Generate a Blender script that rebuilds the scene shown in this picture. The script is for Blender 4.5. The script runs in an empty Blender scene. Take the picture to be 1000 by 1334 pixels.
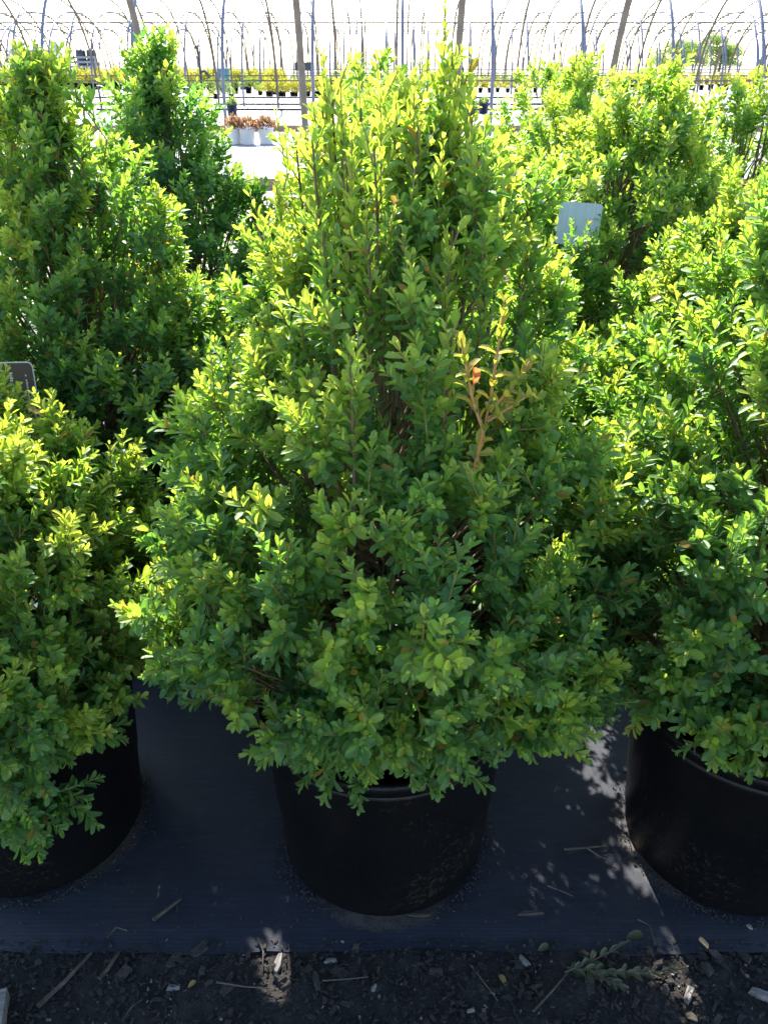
import bpy, math, random
import numpy as np
from mathutils import Vector, Matrix

scene = bpy.context.scene
col = scene.collection
rng = np.random.default_rng(7)
random.seed(7)

# ------------------------------------------------------------------ camera
CAM_H = 1.45
PITCH = math.radians(28.55)
F_PX = 1079.0                       # focal length in pixels of the 1000x1334 photograph
cam_data = bpy.data.cameras.new('camera')
cam_data.sensor_fit = 'VERTICAL'
cam_data.sensor_height = 36.0
cam_data.lens = F_PX / 1334.0 * 36.0
cam_data.clip_start = 0.05
cam_data.clip_end = 3000.0
cam_data.dof.use_dof = True
cam_data.dof.focus_distance = 1.35
cam_data.dof.aperture_fstop = 26.0
cam = bpy.data.objects.new('camera', cam_data)
cam.location = (0, 0, CAM_H)
cam.rotation_euler = (math.radians(90) - PITCH, 0, 0)
col.objects.link(cam)
scene.camera = cam

# ------------------------------------------------------------------ sky, sun, exposure
SUN_EL = math.radians(43)
SUN_AZ = math.radians(-11)           # behind the plants, a little to the left
world = bpy.data.worlds.new('World')
scene.world = world
world.use_nodes = True
wn = world.node_tree
wn.nodes.clear()
sky = wn.nodes.new('ShaderNodeTexSky')
sky.sky_type = 'NISHITA'
sky.sun_disc = False
sky.sun_elevation = SUN_EL
sky.sun_rotation = SUN_AZ
sky.air_density = 1.0
sky.dust_density = 0.6
sky.ozone_density = 1.0
bg = wn.nodes.new('ShaderNodeBackground')
bg.inputs['Strength'].default_value = 0.15
wo = wn.nodes.new('ShaderNodeOutputWorld')
wn.links.new(sky.outputs[0], bg.inputs[0])
wn.links.new(bg.outputs[0], wo.inputs[0])

sun_data = bpy.data.lights.new('sun', 'SUN')
sun_data.energy = 5.0
sun_data.angle = math.radians(0.53)
sun_data.color = (1.0, 0.95, 0.86)
sun = bpy.data.objects.new('sun', sun_data)
sdir = Vector((math.sin(SUN_AZ) * math.cos(SUN_EL), math.cos(SUN_AZ) * math.cos(SUN_EL), math.sin(SUN_EL)))
sun.rotation_euler = sdir.to_track_quat('Z', 'Y').to_euler()
sun.location = sdir * 30
col.objects.link(sun)

vs = scene.view_settings
vs.view_transform = 'Standard'
vs.look = 'None'
vs.gamma = 1.0
vs.use_curve_mapping = False
vs.exposure = 2.0


def pix(x, y, d):
    """point seen at photo pixel x, y on the upright plane at ground distance d"""
    a = PITCH + math.atan((y - 667.0) / F_PX)
    h = CAM_H - d * math.tan(a)
    z = d * math.cos(PITCH) + (CAM_H - h) * math.sin(PITCH)
    return Vector(((x - 500.0) * z / F_PX, d, h))


def ground(x, y, h=0.0):
    """point seen at photo pixel x, y on the level plane at height h"""
    a = PITCH + math.atan((y - 667.0) / F_PX)
    d = (CAM_H - h) / math.tan(a)
    return pix(x, y, d)


# ------------------------------------------------------------------ materials
def new_mat(name):
    m = bpy.data.materials.new(name)
    m.use_nodes = True
    nt = m.node_tree
    nt.nodes.clear()
    out = nt.nodes.new('ShaderNodeOutputMaterial')
    return m, nt, out


def ramp(nt, stops, fac=None):
    r = nt.nodes.new('ShaderNodeValToRGB')
    e = r.color_ramp.elements
    while len(e) < len(stops):
        e.new(0.5)
    for i, (p, c) in enumerate(stops):
        e[i].position = p
        e[i].color = (c[0], c[1], c[2], 1)
    if fac is not None:
        nt.links.new(fac, r.inputs[0])
    return r


def noise(nt, scale, detail=4.0, rough=0.55, vec=None, dist=0.0):
    n = nt.nodes.new('ShaderNodeTexNoise')
    n.inputs['Scale'].default_value = scale
    n.inputs['Detail'].default_value = detail
    n.inputs['Roughness'].default_value = rough
    n.inputs['Distortion'].default_value = dist
    if vec is not None:
        nt.links.new(vec, n.inputs['Vector'])
    return n


def simple(name, c0, c1, scale=8.0, rough=0.7, bump=0.0, bscale=60.0, metallic=0.0, spec=0.5, stretch=None):
    m, nt, out = new_mat(name)
    tc = nt.nodes.new('ShaderNodeTexCoord')
    vec = tc.outputs['Object']
    if stretch:
        mp = nt.nodes.new('ShaderNodeMapping')
        mp.inputs['Scale'].default_value = stretch
        nt.links.new(vec, mp.inputs['Vector'])
        vec = mp.outputs[0]
    n = noise(nt, scale, 6.0, 0.6, vec)
    r = ramp(nt, [(0.3, c0), (0.7, c1)], n.outputs['Fac'])
    p = nt.nodes.new('ShaderNodeBsdfPrincipled')
    p.inputs['Roughness'].default_value = rough
    p.inputs['Metallic'].default_value = metallic
    p.inputs['Specular IOR Level'].default_value = spec
    nt.links.new(r.outputs[0], p.inputs['Base Color'])
    if bump:
        n2 = noise(nt, bscale, 5.0, 0.6, vec)
        b = nt.nodes.new('ShaderNodeBump')
        b.inputs['Strength'].default_value = bump
        b.inputs['Distance'].default_value = 0.01
        nt.links.new(n2.outputs['Fac'], b.inputs['Height'])
        nt.links.new(b.outputs[0], p.inputs['Normal'])
    nt.links.new(p.outputs[0], out.inputs[0])
    return m


def leaf_mat(name, refl, trans, mixf=0.5, rough=0.48):
    """leaf age 0 (old) .. 1 (fresh tip), plus painted light on boxwoods, comes from the mesh attribute 'age'"""
    m, nt, out = new_mat(name)
    at = nt.nodes.new('ShaderNodeAttribute')
    at.attribute_name = 'age'
    r1 = ramp(nt, refl, at.outputs['Fac'])
    r2 = ramp(nt, trans, at.outputs['Fac'])
    p = nt.nodes.new('ShaderNodeBsdfPrincipled')
    p.inputs['Roughness'].default_value = rough
    p.inputs['Specular IOR Level'].default_value = 0.4
    ar = nt.nodes.new('ShaderNodeAttribute'); ar.attribute_name = 'rib'
    pw = nt.nodes.new('ShaderNodeMath'); pw.operation = 'POWER'; pw.inputs[1].default_value = 3.0
    nt.links.new(ar.outputs['Fac'], pw.inputs[0])
    sc = nt.nodes.new('ShaderNodeMath'); sc.operation = 'MULTIPLY'; sc.inputs[1].default_value = 0.35
    nt.links.new(pw.outputs[0], sc.inputs[0])
    mr = nt.nodes.new('ShaderNodeMix'); mr.data_type = 'RGBA'
    nt.links.new(sc.outputs[0], mr.inputs['Factor']); nt.links.new(r1.outputs[0], mr.inputs['A'])
    mr.inputs['B'].default_value = (0.26, 0.33, 0.10, 1)
    nt.links.new(mr.outputs['Result'], p.inputs['Base Color'])
    t = nt.nodes.new('ShaderNodeBsdfTranslucent')
    nt.links.new(r2.outputs[0], t.inputs['Color'])
    mx = nt.nodes.new('ShaderNodeMixShader')
    mx.inputs[0].default_value = mixf
    nt.links.new(p.outputs[0], mx.inputs[1])
    nt.links.new(t.outputs[0], mx.inputs[2])
    nt.links.new(mx.outputs[0], out.inputs[0])
    return m


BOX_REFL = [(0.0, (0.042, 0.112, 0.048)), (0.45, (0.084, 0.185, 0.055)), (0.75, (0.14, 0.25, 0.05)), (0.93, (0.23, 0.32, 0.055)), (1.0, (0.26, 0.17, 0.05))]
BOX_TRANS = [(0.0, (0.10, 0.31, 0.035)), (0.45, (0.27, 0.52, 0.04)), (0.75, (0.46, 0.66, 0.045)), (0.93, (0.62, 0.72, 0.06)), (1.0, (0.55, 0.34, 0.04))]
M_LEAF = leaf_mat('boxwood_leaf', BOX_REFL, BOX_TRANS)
M_YELLOW = leaf_mat('yellowing_leaf', [(0.0, (0.12, 0.18, 0.035)), (1.0, (0.32, 0.25, 0.05))],
                    [(0.0, (0.36, 0.48, 0.03)), (1.0, (0.70, 0.52, 0.05))])
M_RED = leaf_mat('red_leaf', [(0.0, (0.36, 0.12, 0.06)), (1.0, (0.4, 0.15, 0.06))],
                 [(0.0, (0.8, 0.18, 0.06)), (1.0, (0.85, 0.25, 0.06))])
M_DRYLEAF = leaf_mat('fallen_leaf', [(0.0, (0.05, 0.06, 0.025)), (0.6, (0.10, 0.105, 0.05)), (1.0, (0.26, 0.17, 0.06))],
                     [(0.0, (0.10, 0.12, 0.04)), (1.0, (0.2, 0.15, 0.05))], 0.2, 0.6)
M_FAR_Y = leaf_mat('yellow_green_shrub_leaf', [(0.0, (0.16, 0.19, 0.03)), (1.0, (0.34, 0.30, 0.04))],
                   [(0.0, (0.30, 0.36, 0.04)), (1.0, (0.55, 0.46, 0.05))])
M_FAR_G = leaf_mat('green_shrub_leaf', [(0.0, (0.08, 0.14, 0.05)), (1.0, (0.18, 0.24, 0.06))],
                   [(0.0, (0.18, 0.30, 0.05)), (1.0, (0.32, 0.40, 0.06))])
M_FAR_R = leaf_mat('russet_shrub_leaf', [(0.0, (0.13, 0.06, 0.045)), (1.0, (0.30, 0.17, 0.09))],
                   [(0.0, (0.22, 0.10, 0.05)), (1.0, (0.40, 0.24, 0.10))])
M_TREE = leaf_mat('far_tree_leaf', [(0.0, (0.13, 0.19, 0.08)), (1.0, (0.22, 0.29, 0.12))],
                  [(0.0, (0.14, 0.25, 0.04)), (1.0, (0.26, 0.36, 0.06))])  # paled to put distant haze into the leaf colour
M_WOOD = simple('shoot_bark', (0.075, 0.055, 0.028), (0.16, 0.11, 0.05), 40, 0.75, 0.4, 200)
M_STEM = simple('green_shoot', (0.13, 0.12, 0.035), (0.26, 0.19, 0.05), 60, 0.6)
M_ORANGE = simple('orange_shoot', (0.20, 0.10, 0.03), (0.34, 0.19, 0.05), 60, 0.55)


def pot_mat(name, c0, c1, dust):
    m, nt, out = new_mat(name)
    tc = nt.nodes.new('ShaderNodeTexCoord')
    n = noise(nt, 7.0, 8.0, 0.65, tc.outputs['Object'])
    r = ramp(nt, [(0.35, c0), (0.75, c1)], n.outputs['Fac'])
    n2 = noise(nt, 90.0, 4.0, 0.7, tc.outputs['Object'])
    n3 = noise(nt, 5.0, 3.0, 0.5, tc.outputs['Object'])
    mu = nt.nodes.new('ShaderNodeMath'); mu.operation = 'MULTIPLY'
    nt.links.new(n2.outputs['Fac'], mu.inputs[0]); nt.links.new(n3.outputs['Fac'], mu.inputs[1])
    r2 = ramp(nt, [(0.33, (0, 0, 0)), (0.46, (1, 1, 1))], mu.outputs[0])
    mx = nt.nodes.new('ShaderNodeMix'); mx.data_type = 'RGBA'
    nt.links.new(r2.outputs[0], mx.inputs['Factor'])
    nt.links.new(r.outputs[0], mx.inputs['A'])
    mx.inputs['B'].default_value = (*dust, 1)
    p = nt.nodes.new('ShaderNodeBsdfPrincipled')
    p.inputs['Roughness'].default_value = 0.42
    p.inputs['Specular IOR Level'].default_value = 0.22
    nt.links.new(mx.outputs['Result'], p.inputs['Base Color'])
    b = nt.nodes.new('ShaderNodeBump'); b.inputs['Strength'].default_value = 0.15; b.inputs['Distance'].default_value = 0.01
    nt.links.new(n2.outputs['Fac'], b.inputs['Height']); nt.links.new(b.outputs[0], p.inputs['Normal'])
    nt.links.new(p.outputs[0], out.inputs[0])
    return m


M_POT = pot_mat('black_nursery_plastic', (0.0025, 0.0025, 0.003), (0.0055, 0.005, 0.005), (0.035, 0.026, 0.02))
M_BLUEPOT = simple('dark_blue_plastic', (0.012, 0.018, 0.05), (0.02, 0.028, 0.07), 6, 0.45)
M_WHITEPOT = simple('white_plastic', (0.62, 0.63, 0.66), (0.72, 0.73, 0.75), 6, 0.5)
M_SOIL = simple('bark_potting_soil', (0.07, 0.035, 0.022), (0.30, 0.16, 0.10), 45, 0.95, 0.9, 90)


def fabric_mat():
    m, nt, out = new_mat('woven_weed_fabric')
    tc = nt.nodes.new('ShaderNodeTexCoord')
    o = tc.outputs['Object']
    mp = nt.nodes.new('ShaderNodeMapping'); mp.inputs['Scale'].default_value = (1.0, 7.0, 1.0)
    nt.links.new(o, mp.inputs['Vector'])
    n1 = noise(nt, 14.0, 6.0, 0.65, mp.outputs[0])
    n2 = noise(nt, 3.0, 6.0, 0.65, o)
    w1 = nt.nodes.new('ShaderNodeTexWave'); w1.inputs['Scale'].default_value = 230.0; w1.bands_direction = 'X'
    w2 = nt.nodes.new('ShaderNodeTexWave'); w2.inputs['Scale'].default_value = 120.0; w2.bands_direction = 'Y'
    nt.links.new(o, w1.inputs['Vector']); nt.links.new(o, w2.inputs['Vector'])
    r = ramp(nt, [(0.25, (0.007, 0.0095, 0.017)), (0.55, (0.013, 0.0165, 0.028)), (0.8, (0.027, 0.030, 0.040))], n1.outputs['Fac'])
    # dry silt left by puddles
    n3 = noise(nt, 2.2, 8.0, 0.7, o)
    r3 = ramp(nt, [(0.50, (0, 0, 0)), (0.78, (0.75, 0.75, 0.75))], n3.outputs['Fac'])
    mx = nt.nodes.new('ShaderNodeMix'); mx.data_type = 'RGBA'
    nt.links.new(r3.outputs[0], mx.inputs['Factor']); nt.links.new(r.outputs[0], mx.inputs['A'])
    mx.inputs['B'].default_value = (0.030, 0.029, 0.030, 1)
    at = nt.nodes.new('ShaderNodeAttribute'); at.attribute_name = 'silt'
    n5 = noise(nt, 26.0, 8.0, 0.75, o)
    mu = nt.nodes.new('ShaderNodeMath'); mu.operation = 'MULTIPLY'
    nt.links.new(at.outputs['Fac'], mu.inputs[0]); nt.links.new(n5.outputs['Fac'], mu.inputs[1])
    r5 = ramp(nt, [(0.26, (0, 0, 0)), (0.55, (1, 1, 1))], mu.outputs[0])
    m5 = nt.nodes.new('ShaderNodeMix'); m5.data_type = 'RGBA'
    nt.links.new(r5.outputs[0], m5.inputs['Factor']); nt.links.new(mx.outputs['Result'], m5.inputs['A'])
    m5.inputs['B'].default_value = (0.085, 0.070, 0.058, 1)
    mx = m5
    p = nt.nodes.new('ShaderNodeBsdfPrincipled')
    p.inputs['Roughness'].default_value = 0.62
    p.inputs['Specular IOR Level'].default_value = 0.35
    nt.links.new(mx.outputs['Result'], p.inputs['Base Color'])
    ad = nt.nodes.new('ShaderNodeMath'); ad.operation = 'ADD'
    nt.links.new(w1.outputs['Fac'], ad.inputs[0]); nt.links.new(w2.outputs['Fac'], ad.inputs[1])
    b = nt.nodes.new('ShaderNodeBump'); b.inputs['Strength'].default_value = 0.35; b.inputs['Distance'].default_value = 0.002
    nt.links.new(ad.outputs[0], b.inputs['Height']); nt.links.new(b.outputs[0], p.inputs['Normal'])
    nt.links.new(p.outputs[0], out.inputs[0])
    return m


M_FABRIC = fabric_mat()
M_MULCH = simple('dark_mulch', (0.006, 0.005, 0.0048), (0.024, 0.019, 0.016), 35, 0.95, 1.0, 120)
M_MULCH2 = simple('mulch_bits', (0.005, 0.0045, 0.004), (0.030, 0.023, 0.019), 14, 0.95, 0.6, 120)
M_CHIP = simple('bark_chip', (0.014, 0.011, 0.009), (0.05, 0.04, 0.032), 25, 0.9, 0.6, 120, stretch=(1, 6, 1))
M_CHIP_PALE = simple('bleached_chip', (0.06, 0.053, 0.048), (0.22, 0.20, 0.18), 25, 0.85, 0.5, 120, stretch=(1, 6, 1))
M_CHIP_ORANGE = simple('fresh_wood_chip', (0.36, 0.20, 0.09), (0.5, 0.31, 0.16), 25, 0.8, 0.4, 120, stretch=(1, 6, 1))
M_TWIG = simple('dry_twig', (0.035, 0.027, 0.022), (0.10, 0.078, 0.06), 60, 0.9, 0.4, 150)
M_FIELD = simple('sandy_yard', (0.26, 0.21, 0.16), (0.44, 0.38, 0.31), 2.5, 0.95, 0.6, 30)
M_WHITEGROUND = simple('white_ground_cover', (0.15, 0.145, 0.135), (0.34, 0.335, 0.33), 0.9, 0.8, 0.2, 20)
M_BOARD = simple('weathered_board', (0.17, 0.11, 0.065), (0.33, 0.23, 0.15), 6, 0.85, 0.4, 30, stretch=(0.6, 8, 8))
M_STEEL = simple('galvanised_tube', (0.085, 0.08, 0.075), (0.14, 0.135, 0.13), 6, 0.55, metallic=0.3)
M_STEELB = simple('bluish_galvanised_tube', (0.10, 0.105, 0.15), (0.16, 0.165, 0.22), 6, 0.55, metallic=0.3)
M_STEELR = simple('rusty_tube', (0.09, 0.07, 0.055), (0.14, 0.115, 0.095), 6, 0.7, metallic=0.2)
M_TAG = simple('white_tag_plastic', (0.40, 0.44, 0.45), (0.50, 0.54, 0.55), 30, 0.5, stretch=(3, 1, .25))
M_TAGBROWN = simple('brown_tag_print', (0.055, 0.035, 0.028), (0.075, 0.05, 0.04), 10, 0.45)
M_TAGPRINT = simple('cream_tag_print', (0.55, 0.5, 0.42), (0.6, 0.55, 0.48), 10, 0.45)
M_HOSE = simple('black_hose', (0.012, 0.012, 0.013), (0.02, 0.02, 0.02), 10, 0.5)
M_GREYMETAL = simple('grey_painted_metal', (0.20, 0.21, 0.24), (0.30, 0.31, 0.34), 3, 0.5)
M_DARK = simple('dark_plastic', (0.02, 0.022, 0.03), (0.04, 0.042, 0.05), 3, 0.5)
M_TEAL = simple('teal_plastic', (0.05, 0.16, 0.20), (0.07, 0.20, 0.24), 3, 0.5)
M_SHED = simple('pale_grey_siding', (0.45, 0.45, 0.48), (0.55, 0.55, 0.57), 2, 0.8)
M_BARK = simple('tree_bark', (0.07, 0.05, 0.035), (0.13, 0.10, 0.075), 8, 0.9, 0.5, 30)


# ------------------------------------------------------------------ object helpers
def tag(o, label=None, cat=None, group=None, kind=None):
    if label: o['label'] = label
    if cat: o['category'] = cat
    if group: o['group'] = group
    if kind: o['kind'] = kind
    return o


def link(name, data, parent=None, loc=(0, 0, 0)):
    o = bpy.data.objects.new(name, data)
    o.location = loc
    if parent is not None:
        o.parent = parent
    col.objects.link(o)
    return o


def empty(name, loc):
    o = link(name, None, None, loc)
    o.empty_display_size = 0.1
    return o


def copy_tree(o, parent=None):
    c = o.copy()
    col.objects.link(c)
    c.parent = parent
    for ch in list(o.children):
        copy_tree(ch, c)
    return c


def mesh_np(name, verts, faces, mat, smooth=True, attrs=None):
    """faces: list of index arrays, each (n, k)"""
    me = bpy.data.meshes.new(name)
    verts = np.asarray(verts, dtype=np.float32)
    me.vertices.add(len(verts))
    me.vertices.foreach_set('co', verts.ravel())
    idx = np.concatenate([f.ravel() for f in faces]).astype(np.int32)
    sizes = np.concatenate([np.full(len(f), f.shape[1], dtype=np.int32) for f in faces])
    starts = np.concatenate([[0], np.cumsum(sizes)[:-1]]).astype(np.int32)
    me.loops.add(len(idx))
    me.loops.foreach_set('vertex_index', idx)
    me.polygons.add(len(sizes))
    me.polygons.foreach_set('loop_start', starts)
    me.update(calc_edges=True)
    me.polygons.foreach_set('use_smooth', np.full(len(sizes), smooth, dtype=bool))
    if attrs:
        for k, v in attrs.items():
            a = me.attributes.new(k, 'FLOAT', 'POINT')
            a.data.foreach_set('value', np.asarray(v, dtype=np.float32))
    me.materials.append(mat)
    return me


def mesh_py(name, verts, faces, mat, smooth=False):
    me = bpy.data.meshes.new(name)
    me.from_pydata([tuple(v) for v in verts], [], faces)
    if smooth:
        me.polygons.foreach_set('use_smooth', [True] * len(me.polygons))
    me.materials.append(mat)
    me.update()
    return me


def box_vf(x0, x1, y0, y1, z0, z1):
    v = [(x0, y0, z0), (x1, y0, z0), (x1, y1, z0), (x0, y1, z0), (x0, y0, z1), (x1, y0, z1), (x1, y1, z1), (x0, y1, z1)]
    f = [(0, 3, 2, 1), (4, 5, 6, 7), (0, 1, 5, 4), (1, 2, 6, 5), (2, 3, 7, 6), (3, 0, 4, 7)]
    return v, f


def box(name, parent, mat, x0, x1, y0, y1, z0, z1, loc=(0, 0, 0)):
    v, f = box_vf(x0, x1, y0, y1, z0, z1)
    return link(name, mesh_py(name, v, f, mat), parent, loc)


def lathe(name, prof, mat, n=48, smooth=True):
    v, f = [], []
    for r, z in prof:
        for i in range(n):
            a = 2 * math.pi * i / n
            v.append((r * math.cos(a), r * math.sin(a), z))
    for k in range(len(prof) - 1):
        for i in range(n):
            j = (i + 1) % n
            f.append((k * n + i, k * n + j, (k + 1) * n + j, (k + 1) * n + i))
    f.append(tuple(range(n))[::-1])
    f.append(tuple((len(prof) - 1) * n + i for i in range(n)))
    return mesh_py(name, v, f, mat, smooth)


def tubes(paths, radii, n=6):
    """paths: list of (k,3) arrays; radii: list of (k,) -> verts, quad faces (open) plus end caps"""
    V, Q, base = [], [], 0
    ang = np.linspace(0, 2 * np.pi, n, endpoint=False)
    ca, sa = np.cos(ang), np.sin(ang)
    for P, R in zip(paths, radii):
        P = np.asarray(P, float); R = np.asarray(R, float)
        T = np.gradient(P, axis=0)
        T /= np.linalg.norm(T, axis=1, keepdims=True) + 1e-9
        ref = np.array([0.0, 0, 1]) if abs(T[0, 2]) < 0.9 else np.array([1.0, 0, 0])
        A = np.cross(T, ref); A /= np.linalg.norm(A, axis=1, keepdims=True) + 1e-9
        B = np.cross(T, A)
        ring = P[:, None, :] + R[:, None, None] * (A[:, None, :] * ca[None, :, None] + B[:, None, :] * sa[None, :, None])
        V.append(ring.reshape(-1, 3))
        k = len(P)
        i = np.arange(n); j = (i + 1) % n
        for s in range(k - 1):
            Q.append(np.stack([base + s * n + i, base + s * n + j, base + (s + 1) * n + j, base + (s + 1) * n + i], 1))
        if n == 6:
            for s in (0, k - 1):
                o = base + s * n
                Q.append(np.array([[o, o + 1, o + 2, o + 3], [o, o + 3, o + 4, o + 5]]))
        base += k * n
    return np.concatenate(V), [np.concatenate(Q)]


def tube_obj(name, parent, mat, path, radius, n=6, loc=(0, 0, 0)):
    R = radius if hasattr(radius, '__len__') else [radius] * len(path)
    v, f = tubes([np.array([tuple(p) for p in path])], [np.array(R)], n)
    return link(name, mesh_np(name, v, f, mat), parent, loc)


# ------------------------------------------------------------------ leaves
def leaf_template(hi):
    if hi:
        v = [(0, 0, 0), (0, .55, 0), (0, 1.0, 0)]
        for sg in (-1, 1):
            for x, y in ((.30, .20), (.50, .55), (.41, .85)):
                v.append((sg * x, y, 0.22 * abs(x)))
        tri = [(0, 1, 3), (1, 4, 3), (1, 5, 4), (1, 2, 5), (6, 1, 0), (6, 7, 1), (7, 8, 1), (8, 2, 1)]
        quad = []
        v = np.array(v, float)
    else:
        v = np.array([(0, 0, 0), (0, .5, 0), (0, 1, 0), (-.44, .32, .1), (-.40, .74, .1), (.44, .32, .1), (.40, .74, .1)], float)
        tri = [(0, 1, 3), (1, 2, 4), (0, 5, 1), (1, 6, 2), (1, 4, 3), (1, 5, 6)]
        quad = []
    v[:, 2] += -0.16 * v[:, 1] ** 2 + 0.05 * v[:, 1]
    return v, np.array(tri, int).reshape(-1, 3), np.array(quad, int).reshape(-1, 4)


TPL_HI = leaf_template(True)
TPL_LO = leaf_template(False)
TPL_FAR = (np.array([(0, 0, 0), (0, .58, 0.0), (0, 1, -.1), (-.43, .56, .08), (.43, .56, .08)], float),
           np.array([(0, 1, 3), (1, 2, 3), (0, 4, 1), (1, 4, 2)], int), np.zeros((0, 4), int))


def norm(a):
    return a / (np.linalg.norm(a, axis=-1, keepdims=True) + 1e-9)


def leaf_frames(L):
    Y = norm(L['dir'])
    Z = L['nrm'] - (L['nrm'] * Y).sum(1, keepdims=True) * Y
    Z = norm(Z)
    X = np.cross(Y, Z)
    return X, Y, Z


def leaves_mesh(name, L, mat, tpl):
    v, tri, quad = tpl
    X, Y, Z = leaf_frames(L)
    n = len(L['pos'])
    ln = L['len'][:, None, None]; wd = L['wid'][:, None, None]
    V = (L['pos'][:, None, :] + X[:, None, :] * (v[None, :, 0:1] * wd) + Y[:, None, :] * (v[None, :, 1:2] * ln)
         + Z[:, None, :] * (v[None, :, 2:3] * ln * L['curl'][:, None, None]))
    off = (np.arange(n) * len(v))[:, None, None]
    F = [(tri[None] + off).reshape(-1, 3)]
    if len(quad):
        F.append((quad[None] + off).reshape(-1, 4))
    rib = np.zeros(len(v))
    if len(v) == 9:
        rib[:2] = 1.0
    return mesh_np(name, V.reshape(-1, 3), F, mat, True, {'age': np.repeat(L['age'], len(v)), 'rib': np.tile(rib, n)})


def sprig_leaves(o, t, ln, K, leaf, age, r, sid, up=0.35, spread=1.0):
    """one shoot: K pairs of opposite leaves, each pair turned a quarter against the last"""
    o = np.asarray(o, float); t = np.asarray(t, float); t = t / np.linalg.norm(t)
    ref = np.array([0, 0, 1.0]) if abs(t[2]) < .85 else np.array([1.0, 0, 0])
    A = np.cross(t, ref); A /= np.linalg.norm(A)
    B = np.cross(t, A)
    ph = r.uniform(0, math.pi)
    bend = np.array([0, 0, 1.0]) * ln * r.uniform(-.02, .22) + r.normal(0, .06, 3) * ln
    s = (np.arange(K) + .6) / K
    P = o + t * (s * ln)[:, None] + bend * (s ** 2)[:, None]
    T = norm(t[None] * ln + 2 * bend[None] * s[:, None])
    an = ph + (np.arange(K) % 2) * math.pi / 2 + r.normal(0, .2, K)
    out = {k: [] for k in ('pos', 'dir', 'nrm', 'len', 'wid', 'age', 'curl')}
    for sg in (0, math.pi):
        a = an + sg + r.normal(0, .1, K)
        S = A[None] * np.cos(a)[:, None] + B[None] * np.sin(a)[:, None]
        th = np.radians((62 - 38 * s) * spread + r.normal(0, 10, K))
        D = T * np.cos(th)[:, None] + S * np.sin(th)[:, None]
        N = T * np.sin(th)[:, None] - S * np.cos(th)[:, None]
        N = N + np.array([0, 0, up]) + r.normal(0, .14, (K, 3))
        l = leaf * (0.62 + 0.62 * np.sin(np.pi * np.clip(s * .8 + .2, 0, 1)) ** .8) * r.uniform(.74, 1.18, K)
        l = np.where(s > .86, l * .72, l)
        out['pos'].append(P + S * 0.0012); out['dir'].append(D); out['nrm'].append(N)
        out['len'].append(l); out['wid'].append(l * r.uniform(.38, .50, K))
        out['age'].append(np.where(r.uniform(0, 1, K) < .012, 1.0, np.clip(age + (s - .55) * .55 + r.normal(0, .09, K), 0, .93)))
        out['curl'].append(r.uniform(.5, 1.5, K))
    d = {k: np.concatenate(v) for k, v in out.items()}
    d['sid'] = np.full(2 * K, sid)
    path = np.vstack([o, P, P[-1] + T[-1] * ln / K * .4])
    return d, path


PROFILE = [(-.02, .60), (0.03, .84), (.12, 1.0), (.31, .97), (.45, .88), (.55, .78), (.77, .55), (.92, .31), (1.0, .10)]
PROFILE_A = [(-.02, .42), (0.04, .66), (.12, .90), (.20, 1.0), (.34, .98), (.46, .90), (.56, .77), (.77, .52), (.92, .30), (1.0, .12)]
PROFILE_CONE = [(-.02, .60), (0.03, .84), (.12, 1.0), (.30, .97), (.45, .84), (.55, .72), (.77, .42), (.92, .18), (1.0, .05)]


class Shrub:
    pass


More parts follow.
